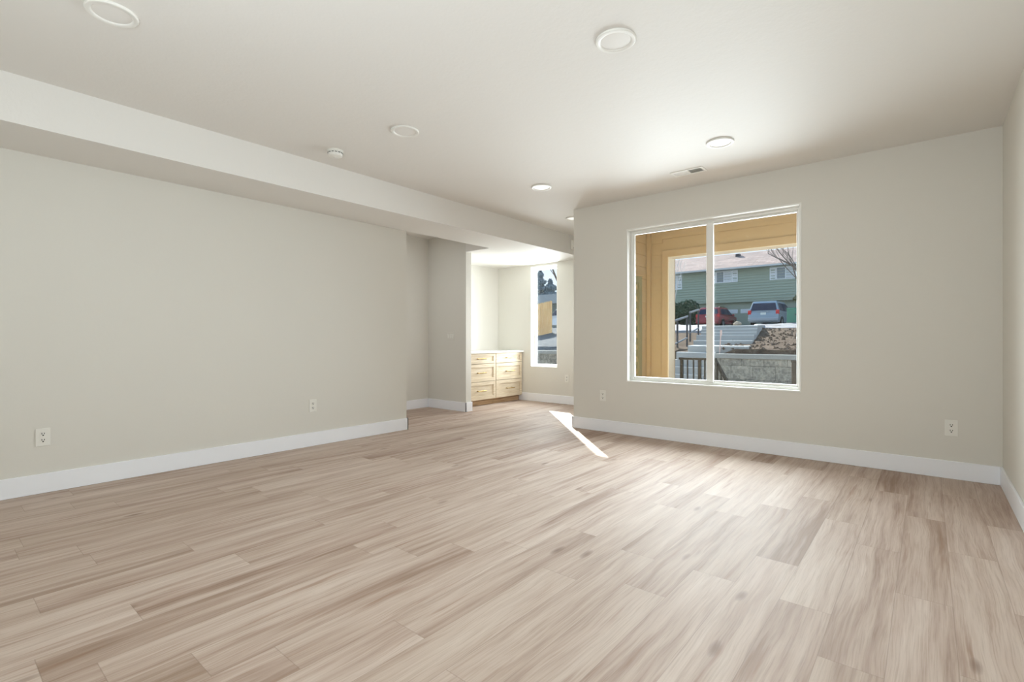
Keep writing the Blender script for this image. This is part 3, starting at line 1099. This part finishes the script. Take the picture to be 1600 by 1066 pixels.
m = MB()
z = 2.40
while z < 5.55 - 1e-3:
    zt = min(z + 0.23, 5.55)
    m.prism([(0.0, z), (-0.060, z), (-0.015, zt), (0.0, zt)], 'x', HX0, HX1)
    z = zt
m.box(HX0, HX1, 0.0, 8.5, 2.40, 5.55)
m.build('upper_wall', M['green'], t)
m = MB()
z = 0.0
while z < 2.36:
    zt = min(z + 0.23, 2.36)
    m.prism([(0.35, z), (0.32, z), (0.338, zt), (0.35, zt)], 'x', HX0, HX1)
    z = zt
m.box(HX0, HX1, 0.35, 8.5, 0.0, 2.40)
m.build('lower_wall', M['green'], t)
B(HX0 - 0.02, HX1, -0.05, 0.06, 2.40, 2.56).build('belly_band', M['green_door'], t)
m = MB()
m.prism([(-0.62, 5.36), (-0.62, 5.46), (4.25, 7.40), (9.1, 5.46), (9.1, 5.36), (4.25, 7.29)], 'x', HX0 - 0.6, HX1 + 0.6)
m.build('roof', M['shingle'], t)
m = MB()
m.box(HX0 - 0.6, HX1 + 0.6, -0.72, -0.60, 5.30, 5.44)
m.box(HX0 - 0.6, HX1 + 0.6, -0.62, 0.02, 5.30, 5.345)
m.build('gutter', M['gutter'], t)
m = MB().prism([(HX0, 5.5), (HX0 + 0.01, 5.5), (HX0 + 0.01, 5.6), (HX0, 5.6)], 'y', 0.0, 8.5)
m2 = MB().prism([(0.0, 5.4), (8.5, 5.4), (4.25, 7.24)], 'x', HX0, HX0 + 0.12)
m2.build('gable', M['green'], t)
m.bm.free()
MB().box(-4.0, -3.6, 3.0, 3.4, 6.75, 7.18, bevel=0.03).build('roof_vent', M['railpost'], t)


def house_window(xc, w, z0, z1, shut=True, cols=2, curtain_right=True):
    x0, x1 = xc - w / 2, xc + w / 2
    m = MB()
    f = 0.07
    m.box(x0, x1, -0.075, -0.02, z0, z0 + f)
    m.box(x0, x1, -0.075, -0.02, z1 - f, z1)
    m.box(x0, x0 + f, -0.075, -0.02, z0 + f, z1 - f)
    m.box(x1 - f, x1, -0.075, -0.02, z0 + f, z1 - f)
    m.box(xc - f / 2, xc + f / 2, -0.075, -0.02, z0 + f, z1 - f)
    fr = m.build('window', M['white_ext'], t)
    B(x0 + f, xc - f / 2, -0.052, -0.035, z0 + f, z1 - f).build('pane', M['house_glass'], fr)
    B(xc + f / 2, x1 - f, -0.052, -0.035, z0 + f, z1 - f).build('pane', M['curtain'] if curtain_right else M['house_glass'], fr)
    for a in ((x0 - 0.50, x0 - 0.02), (x1 + 0.02, x1 + 0.50)):
        m = MB()
        m.box(a[0], a[0] + 0.07, -0.065, -0.03, z0, z1)
        m.box(a[1] - 0.07, a[1], -0.065, -0.03, z0, z1)
        for zz in (z0, (z0 + z1) / 2 - 0.04, z1 - 0.08):
            m.box(a[0] + 0.07, a[1] - 0.07, -0.065, -0.03, zz, zz + 0.08)
        k = z0 + 0.10
        while k < z1 - 0.1:
            m.quad((a[0] + 0.07, -0.055, k), (a[1] - 0.07, -0.055, k), (a[1] - 0.07, -0.035, k + 0.06), (a[0] + 0.07, -0.035, k + 0.06))
            k += 0.07
        m.box(a[0] + 0.02, a[1] - 0.02, -0.034, -0.028, z0, z1)
        m.build('shutter', M['white_ext'], fr)


house_window(-4.12, 1.36, 4.20, 5.26)
house_window(0.85, 1.42, 4.16, 5.22, curtain_right=True)
house_window(-9.05, 1.20, 3.85, 5.20)
house_window(8.0, 1.4, 4.16, 5.22)
for gx0, gx1 in ((-6.5, -1.7), (-0.6, 4.2)):
    m = MB()
    m.box(gx0, gx1, 0.24, 0.33, 0.0, 2.15)
    for k in range(1, 4):
        m.box(gx0, gx1, 0.225, 0.245, 0.54 * k - 0.015, 0.54 * k + 0.015)
    gd = m.build('garage_door', M['green_door'], t)
    n = 4
    for k in range(n):
        a = gx0 + (gx1 - gx0) * k / n + 0.12
        b_ = gx0 + (gx1 - gx0) * (k + 1) / n - 0.12
        B(a, b_, 0.215, 0.24, 1.42, 1.78).build('garage_pane', M['curtain'] if gx0 < -1 else M['carglass'], gd)


# ------------------------------------------------------------------ cars (local: rear at y=0 facing -Y, nose at +Y)
def make_car(name, label, cat, loc, rz, paint, spec):
    t = thing(name, label, cat, loc, rz)
    W = spec['hw']

    def shell(prof, nm, mat, par, bevel=0.045):
        bm = bmesh.new()
        l = [bm.verts.new((-h, y, z)) for (y, z, h) in prof]
        r = [bm.verts.new((h, y, z)) for (y, z, h) in prof]
        n = len(prof)
        fs = [bm.faces.new(l), bm.faces.new(list(reversed(r)))]
        for i in range(n):
            bm.faces.new((l[i], r[i], r[(i + 1) % n], l[(i + 1) % n]))
        bmesh.ops.triangulate(bm, faces=fs)
        bmesh.ops.recalc_face_normals(bm, faces=bm.faces)
        me = bpy.data.meshes.new(nm)
        bm.to_mesh(me)
        bm.free()
        me.materials.append(mat)
        for p in me.polygons:
            p.use_smooth = True
        me.set_sharp_from_angle(angle=R(50))
        o = bpy.data.objects.new(nm, me)
        C.objects.link(o)
        o.parent = par
        bv = o.modifiers.new('round', 'BEVEL')
        bv.width = bevel
        bv.segments = 3
        bv.limit_method = 'ANGLE'
        bv.angle_limit = R(25)
        return o
    body = shell(spec['lower'], 'body', paint, t)
    shell(spec['upper'], 'cabin', paint, t)
    g = spec['upper']
    zb, zt = spec['zb'], spec['zt']
    hb_, ht = spec['gw']

    def hw(z):
        return hb_ + (ht - hb_) * (z - zb) / (zt - zb)
    # side glass
    for s in (-1, 1):
        for poly in spec['side']:
            bm = bmesh.new()
            o_ = [bm.verts.new((s * (hw(z) + 0.014), y, z)) for (y, z) in poly]
            i_ = [bm.verts.new((s * (hw(z) - 0.02), y, z)) for (y, z) in poly]
            n = len(poly)
            bm.faces.new(o_)
            bm.faces.new(list(reversed(i_)))
            for k in range(n):
                bm.faces.new((o_[k], i_[k], i_[(k + 1) % n], o_[(k + 1) % n]))
            mb = MB()
            mb.bm.free()
            mb.bm = bm
            mb.build('side_window', M['carglass'], t)
    # rear glass on the tailgate
    (ya, za), (yb, zb2) = spec['rear']
    mb = MB()
    n = 6
    for k in range(1):
        wa, wb = hw(za) - 0.10, hw(zb2) - 0.09
        mb.bm.faces.new([mb.bm.verts.new(p) for p in ((-wa, ya - 0.018, za), (wa, ya - 0.018, za), (wb, yb - 0.018, zb2), (-wb, yb - 0.018, zb2))])
        bmesh.ops.solidify(mb.bm, geom=mb.bm.faces[:], thickness=-0.02)
    mb.build('rear_window', M['carglass'], t)
    # windscreen
    (yc, zc_), (yd, zd) = spec['front']
    mb = MB()
    mb.bm.faces.new([mb.bm.verts.new(p) for p in ((-hw(zc_) + 0.1, yc + 0.02, zc_), (hw(zc_) - 0.1, yc + 0.02, zc_), (hw(zd) - 0.1, yd + 0.02, zd), (-hw(zd) + 0.1, yd + 0.02, zd))])
    bmesh.ops.solidify(mb.bm, geom=mb.bm.faces[:], thickness=0.02)
    mb.build('windscreen', M['carglass'], t)
    z0, z1 = spec['lamp']
    for s in (-1, 1):
        a, b_ = sorted((s * (W - 0.20), s * (W + 0.012)))
        MB().box(a, b_, spec['ly'] - 0.03, spec['ly'] + 0.10, z0, z1, bevel=0.02).build('tail_light', M['taillight'], t, True)
        MB().box(min(s * (W - 0.04), s * (W + 0.16)), max(s * (W - 0.04), s * (W + 0.16)), spec['my'], spec['my'] + 0.11, spec['zb'] - 0.02, spec['zb'] + 0.15, bevel=0.03).build('door_mirror', paint, t, True)
    MB().box(-W + 0.015, W - 0.015, -0.11, 0.10, 0.36, 0.60, bevel=0.05, seg=3).build('rear_bumper', spec['bumper'], t, True)
    MB().box(-0.17, 0.17, spec['py'] - 0.02, spec['py'] + 0.01, spec['pz'], spec['pz'] + 0.15).build('licence_plate', M['licence'], t)
    MB().box(-0.42, 0.42, spec['py'] - 0.018, spec['py'] + 0.01, spec['pz'] + 0.17, spec['pz'] + 0.22, bevel=0.006).build('tailgate_trim', spec['bumper'], t)
    for y in spec['wheels']:
        for s in (-1, 1):
            wx = s * (W - 0.09)
            r = spec['wr']
            pr = [(r * 0.62, -0.10), (r * 0.93, -0.11), (r, -0.08), (r, 0.08), (r * 0.93, 0.11), (r * 0.62, 0.10)]
            w_ = MB().lathe(pr, 28, closed=True, axis='x').move((wx, y, r)).build('wheel', M['tyre'], t, True)
            MB().lathe([(0.0, s * 0.07), (r * 0.2, s * 0.085), (r * 0.55, s * 0.075), (r * 0.66, s * 0.09), (r * 0.66, -s * 0.05), (0.0, -s * 0.05)], 20, axis='x').move((wx, y, r)).build('rim', M['rim'], w_, True)
            MB().lathe([(r * 1.14, s * 0.085), (r * 1.03, s * 0.105), (r * 0.95, s * 0.085), (r * 1.03, s * 0.02)], 28, closed=True, axis='x').move((wx, y, r)).build('wheel_arch', M['tyre'], t, True)
    if spec.get('rack'):
        for s in (-1, 1):
            x = s * (ht - 0.06)
            MB().tube([(x, 0.75, zt - 0.01), (x, 0.85, zt + 0.05), (x, 2.3, zt + 0.05), (x, 2.4, zt - 0.01)], 0.018, 8).build('roof_rail', M['railpost'], t, True)
    return t


van = dict(hw=0.97, zb=1.03, zt=1.74, gw=(0.95, 0.74),
           lower=[(0.02, 0.28, 0.90), (-0.03, 0.45, 0.95), (-0.02, 0.80, 0.96), (0.06, 1.04, 0.95), (3.75, 1.02, 0.94), (4.65, 0.88, 0.88), (4.92, 0.68, 0.78), (4.90, 0.30, 0.80)],
           upper=[(0.06, 1.02, 0.95), (0.27, 1.62, 0.77), (0.42, 1.74, 0.72), (2.75, 1.75, 0.72), (3.85, 1.00, 0.92)],
           side=[[(0.45, 1.08), (1.55, 1.08), (1.55, 1.60), (0.62, 1.60)], [(1.62, 1.08), (2.42, 1.08), (2.42, 1.60), (1.62, 1.60)], [(2.50, 1.08), (3.50, 1.08), (2.85, 1.58), (2.50, 1.60)]],
           rear=((0.085, 1.10), (0.265, 1.60)), front=((3.74, 1.08), (2.86, 1.68)),
           lamp=(0.82, 1.12), ly=0.02, my=3.35, py=0.0, pz=0.80, wheels=(0.95, 3.95), wr=0.33, bumper=M['bumper'], rack=False)
suv = dict(hw=0.92, zb=1.03, zt=1.66, gw=(0.90, 0.70),
           lower=[(0.02, 0.30, 0.86), (-0.03, 0.48, 0.90), (-0.02, 0.85, 0.91), (0.05, 1.04, 0.90), (3.45, 1.03, 0.89), (4.40, 0.92, 0.82), (4.62, 0.72, 0.74), (4.60, 0.34, 0.76)],
           upper=[(0.05, 1.02, 0.90), (0.34, 1.54, 0.74), (0.50, 1.65, 0.70), (2.35, 1.66, 0.70), (3.45, 1.00, 0.87)],
           side=[[(0.55, 1.09), (1.20, 1.09), (1.20, 1.53), (0.72, 1.50)], [(1.27, 1.09), (2.10, 1.09), (2.10, 1.54), (1.27, 1.54)], [(2.17, 1.09), (3.10, 1.09), (2.45, 1.52), (2.17, 1.54)]],
           rear=((0.09, 1.10), (0.325, 1.50)), front=((3.36, 1.08), (2.44, 1.60)),
           lamp=(0.80, 1.10), ly=0.02, my=2.95, py=0.0, pz=0.82, wheels=(0.90, 3.70), wr=0.35, bumper=M['red'], rack=True)
make_car('minivan', 'blue grey minivan parked nose in before the green house', 'car', (-8.62, 37.0, GZ), R(-1), M['blue'], van)
make_car('sport_utility_vehicle', 'dark red sport utility car parked at the top of the stairs', 'car', (-13.35, 40.0, GZ), R(-2), M['red'], suv)
suv_w = dict(suv, bumper=M['whitecar'])
make_car('parked_car', 'white car parked past the wooden fence, in the narrow window', 'car', (-20.8, 32.8, GZ - 0.05), R(60), M['whitecar'], suv_w)

# green utility box
t = thing('utility_box', 'green metal utility box on the snow edge beside the minivan', 'utility box', (-5.82, 32.9, GZ - 0.02))
B(-0.55, 0.55, -0.40, 0.40, 0.0, 0.12).build('pad', M['concrete'], t)
B(-0.50, 0.50, -0.36, 0.36, 0.12, 0.92, bevel=0.02).build('housing', M['cabinet_green'], t)
B(-0.52, 0.52, -0.38, 0.38, 0.90, 0.98, bevel=0.02).build('lid', M['cabinet_green'], t)
B(-0.10, 0.10, -0.385, -0.36, 0.55, 0.62).build('latch', M['railpost'], t)


# ------------------------------------------------------------------ plants
def leaf_mesh(pts, size, rnd):
    vs, fs = [], []
    for p in pts:
        a = Vector((rnd.uniform(-1, 1), rnd.uniform(-1, 1), rnd.uniform(-1, 1))).normalized()
        b = a.cross(Vector((rnd.uniform(-1, 1), rnd.uniform(-1, 1), rnd.uniform(-1, 1)))).normalized()
        s = size * rnd.uniform(0.6, 1.3)
        k = len(vs)
        p = Vector(p)
        vs += [p - a * s, p + b * s * 0.35, p + a * s, p - b * s * 0.35]
        fs.append((k, k + 1, k + 2, k + 3))
    return vs, fs


def mesh_obj(nm, vs, fs, mat, parent=None):
    me = bpy.data.meshes.new(nm)
    me.from_pydata([tuple(v) for v in vs], [], fs)
    me.materials.append(mat)
    o = bpy.data.objects.new(nm, me)
    C.objects.link(o)
    if parent:
        o.parent = parent
    return o


def shrub(name, label, cat, loc, r, blobs, mat, n, size, seed):
    rnd = random.Random(seed)
    t = thing(name, label, cat, loc)
    pts = []
    for k in range(n):
        bx, by, bz, br = rnd.choice(blobs)
        while True:
            v = Vector((rnd.uniform(-1, 1), rnd.uniform(-1, 1), rnd.uniform(-1, 1)))
            if 0.25 < v.length < 1:
                break
        pts.append((bx + v.x * br, by + v.y * br, max(0.02, bz + v.z * br)))
    vs, fs = leaf_mesh(pts, size, rnd)
    mesh_obj('foliage', vs, fs, mat, t)
    m = MB()
    for k in range(5):
        bx, by, bz, br = blobs[k % len(blobs)]
        m.tube([(bx * 0.2, by * 0.2, -0.1), (bx * 0.6, by * 0.6, bz * 0.5), (bx, by, bz)], [0.05, 0.04, 0.02], 6)
    m.build('stem', M['bark'], t)
    return t


def conifer(name, label, loc, h, rad, mat, n, size, seed, z0=0.1):
    rnd = random.Random(seed)
    t = thing(name, label, 'tree', loc)
    MB().tube([(0, 0, -0.1), (0, 0, h * 0.5), (0, 0, h)], [0.16, 0.1, 0.02], 8).build('trunk', M['bark'], t, True)
    pts = []
    for k in range(n):
        u = rnd.random() ** 1.3
        z = h * (z0 + (1 - z0) * u)
        tier = 0.75 + 0.35 * math.sin(z * 6.0)
        rr = rad * (1 - u) ** 0.8 * tier * math.sqrt(rnd.uniform(0.15, 1)) + 0.04
        a = rnd.uniform(0, 6.283)
        pts.append((rr * math.cos(a), rr * math.sin(a), z - 0.15 * rr))
    vs, fs = leaf_mesh(pts, size, rnd)
    mesh_obj('foliage', vs, fs, mat, t)
    return t


def bare_tree(name, label, loc, h, r, mat, seed, lean=(0, 0), depth=5, spread=0.55, first=0.35):
    rnd = random.Random(seed)
    t = thing(name, label, 'tree', loc)
    trunk, twigs = MB(), MB()

    def grow(p, d, ln, rr, lev):
        pts, rs = [p.copy()], [rr]
        n = 3
        dd = d.copy()
        for i in range(n):
            dd = (dd + Vector((rnd.uniform(-1, 1), rnd.uniform(-1, 1), rnd.uniform(-0.3, 0.6))) * 0.13).normalized()
            pts.append(pts[-1] + dd * ln / n)
            rs.append(rr * (1 - 0.28 * (i + 1) / n))
        (trunk if lev <= 1 else twigs).tube(pts, rs, 7 if lev < 2 else 4, cap=False)
        if lev >= depth:
            return
        nb = 3 if lev < 3 else 2
        for k in range(nb):
            ang = rnd.uniform(0, 6.283)
            side = Vector((math.cos(ang), math.sin(ang), 0))
            nd = (dd + side * spread * rnd.uniform(0.6, 1.3) + Vector((0, 0, 0.15))).normalized()
            q = pts[-1] if k == 0 else pts[rnd.choice((2, 3))]
            grow(q, nd, ln * rnd.uniform(0.62, 0.85), rs[-1] * (0.8 if k == 0 else 0.6), lev + 1)
    grow(Vector((0, 0, -0.1)), Vector((lean[0], lean[1], 1)).normalized(), h * first, r, 0)
    trunk.build('trunk', mat, t, True)
    twigs.build('branches', mat, t, True)
    return t


shrub('evergreen_shrub', 'dark evergreen shrub before the green house, beside the red car', 'shrub', (-16.6, 42.0, GZ), 1.5,
      [(-1.3, 0, 0.9, 0.9), (0.0, 0, 1.2, 1.1), (1.0, 0, 1.5, 1.0), (-0.4, 0.2, 0.7, 0.9), (1.6, 0.2, 1.0, 0.8), (-2.2, 0, 0.7, 0.8)], M['needle'], 6500, 0.14, 5)
shrub('olive_shrub', 'small olive brown shrub above the red car', 'shrub', (-14.6, 44.9, GZ), 1.0,
      [(0, 0, 1.0, 0.9), (0.7, 0, 1.3, 0.7), (-0.5, 0, 0.9, 0.7)], M['needle2'], 2200, 0.12, 6)
bare_tree('birch_tree', 'slim pale bare tree before the green house, beside the porch jamb', (-16.0, 39.9, GZ), 6.0, 0.09, M['birch'], 21, (0.02, 0), 4, 0.40, 0.45)
bare_tree('bare_tree', 'grey bare tree whose branches cross the green house roof', (-4.75, 33.9, GZ), 7.2, 0.15, M['bark'], 12, (-0.12, 0), 6, 0.62, 0.32)
conifer('conifer_tree', 'olive conifer at the far edge of the big window, behind the minivan', (-7.1, 43.2, GZ), 4.4, 1.15, M['needle2'], 5200, 0.13, 8, 0.22)
conifer('conifer_tree', 'tall blue grey conifer behind the low grey house, in the narrow window', (-43.9, 59.0, 2.0), 9.3, 2.9, M['needle3'], 9000, 0.20, 9, 0.08)
conifer('conifer_tree', 'wider blue grey conifer beside the tall one, in the narrow window', (-41.6, 58.3, 2.0), 7.6, 4.2, M['needle3'], 9000, 0.20, 10, 0.08)
bare_tree('bare_tree', 'bare tree against the sky in the narrow window', (-22.3, 34.2, 1.9), 9.0, 0.16, M['bark'], 31, (-0.05, 0), 6, 0.55, 0.36)

# low grey house far away, seen through the narrow window
t = thing('grey_house', 'low house with a grey roof edge beyond the wooden fence', 'house', (-33.0, 46.0, 1.9))
B(-9, 8, 0, 8, 0, 3.3).build('wall', M['grey_wall'], t)
m = MB().box(-9.6, 8.6, -0.9, 8.4, 3.12, 4.12)
m.build('roof', M['grey_roof'], t)
B(2.0, 3.2, -0.03, 0.0, 1.2, 2.3).build('window', M['house_glass'], t)
B(-3.0, -1.8, -0.03, 0.0, 1.2, 2.3).build('window', M['house_glass'], t)

# cedar fence climbing the bank
t = thing('wooden_fence', 'new cedar board fence climbing the gravel bank, in the narrow window', 'fence', (-15.9, 20.6, 0))
P0, P1 = Vector((-15.9, 20.6, 1.05)), Vector((-17.45, 24.6, 1.60))
n = 30
dv = (P1 - P0)
ang = math.atan2(dv.y, dv.x)
for k in range(n):
    q = P0 + dv * (k + 0.5) / n - Vector((-15.9, 20.6, 0))
    dd = 0.018 * (k % 2)
    m = B(-0.064, 0.064, -0.010 - dd, 0.010 - dd, -0.25, 1.80 + 0.03 * math.sin(k * 2.3)).rot(ang)
    m.move(q).build('board', M['cedar'], t)
for hz in (0.35, 1.45):
    m = MB()
    a, b_ = P0 - Vector((-15.9, 20.6, -hz)), P1 - Vector((-15.9, 20.6, -hz))
    off = Vector((-math.sin(ang), math.cos(ang), 0)) * 0.035
    m.tube([a + off, b_ + off], 0.04, 4).build('fence_rail', M['cedar'], t)
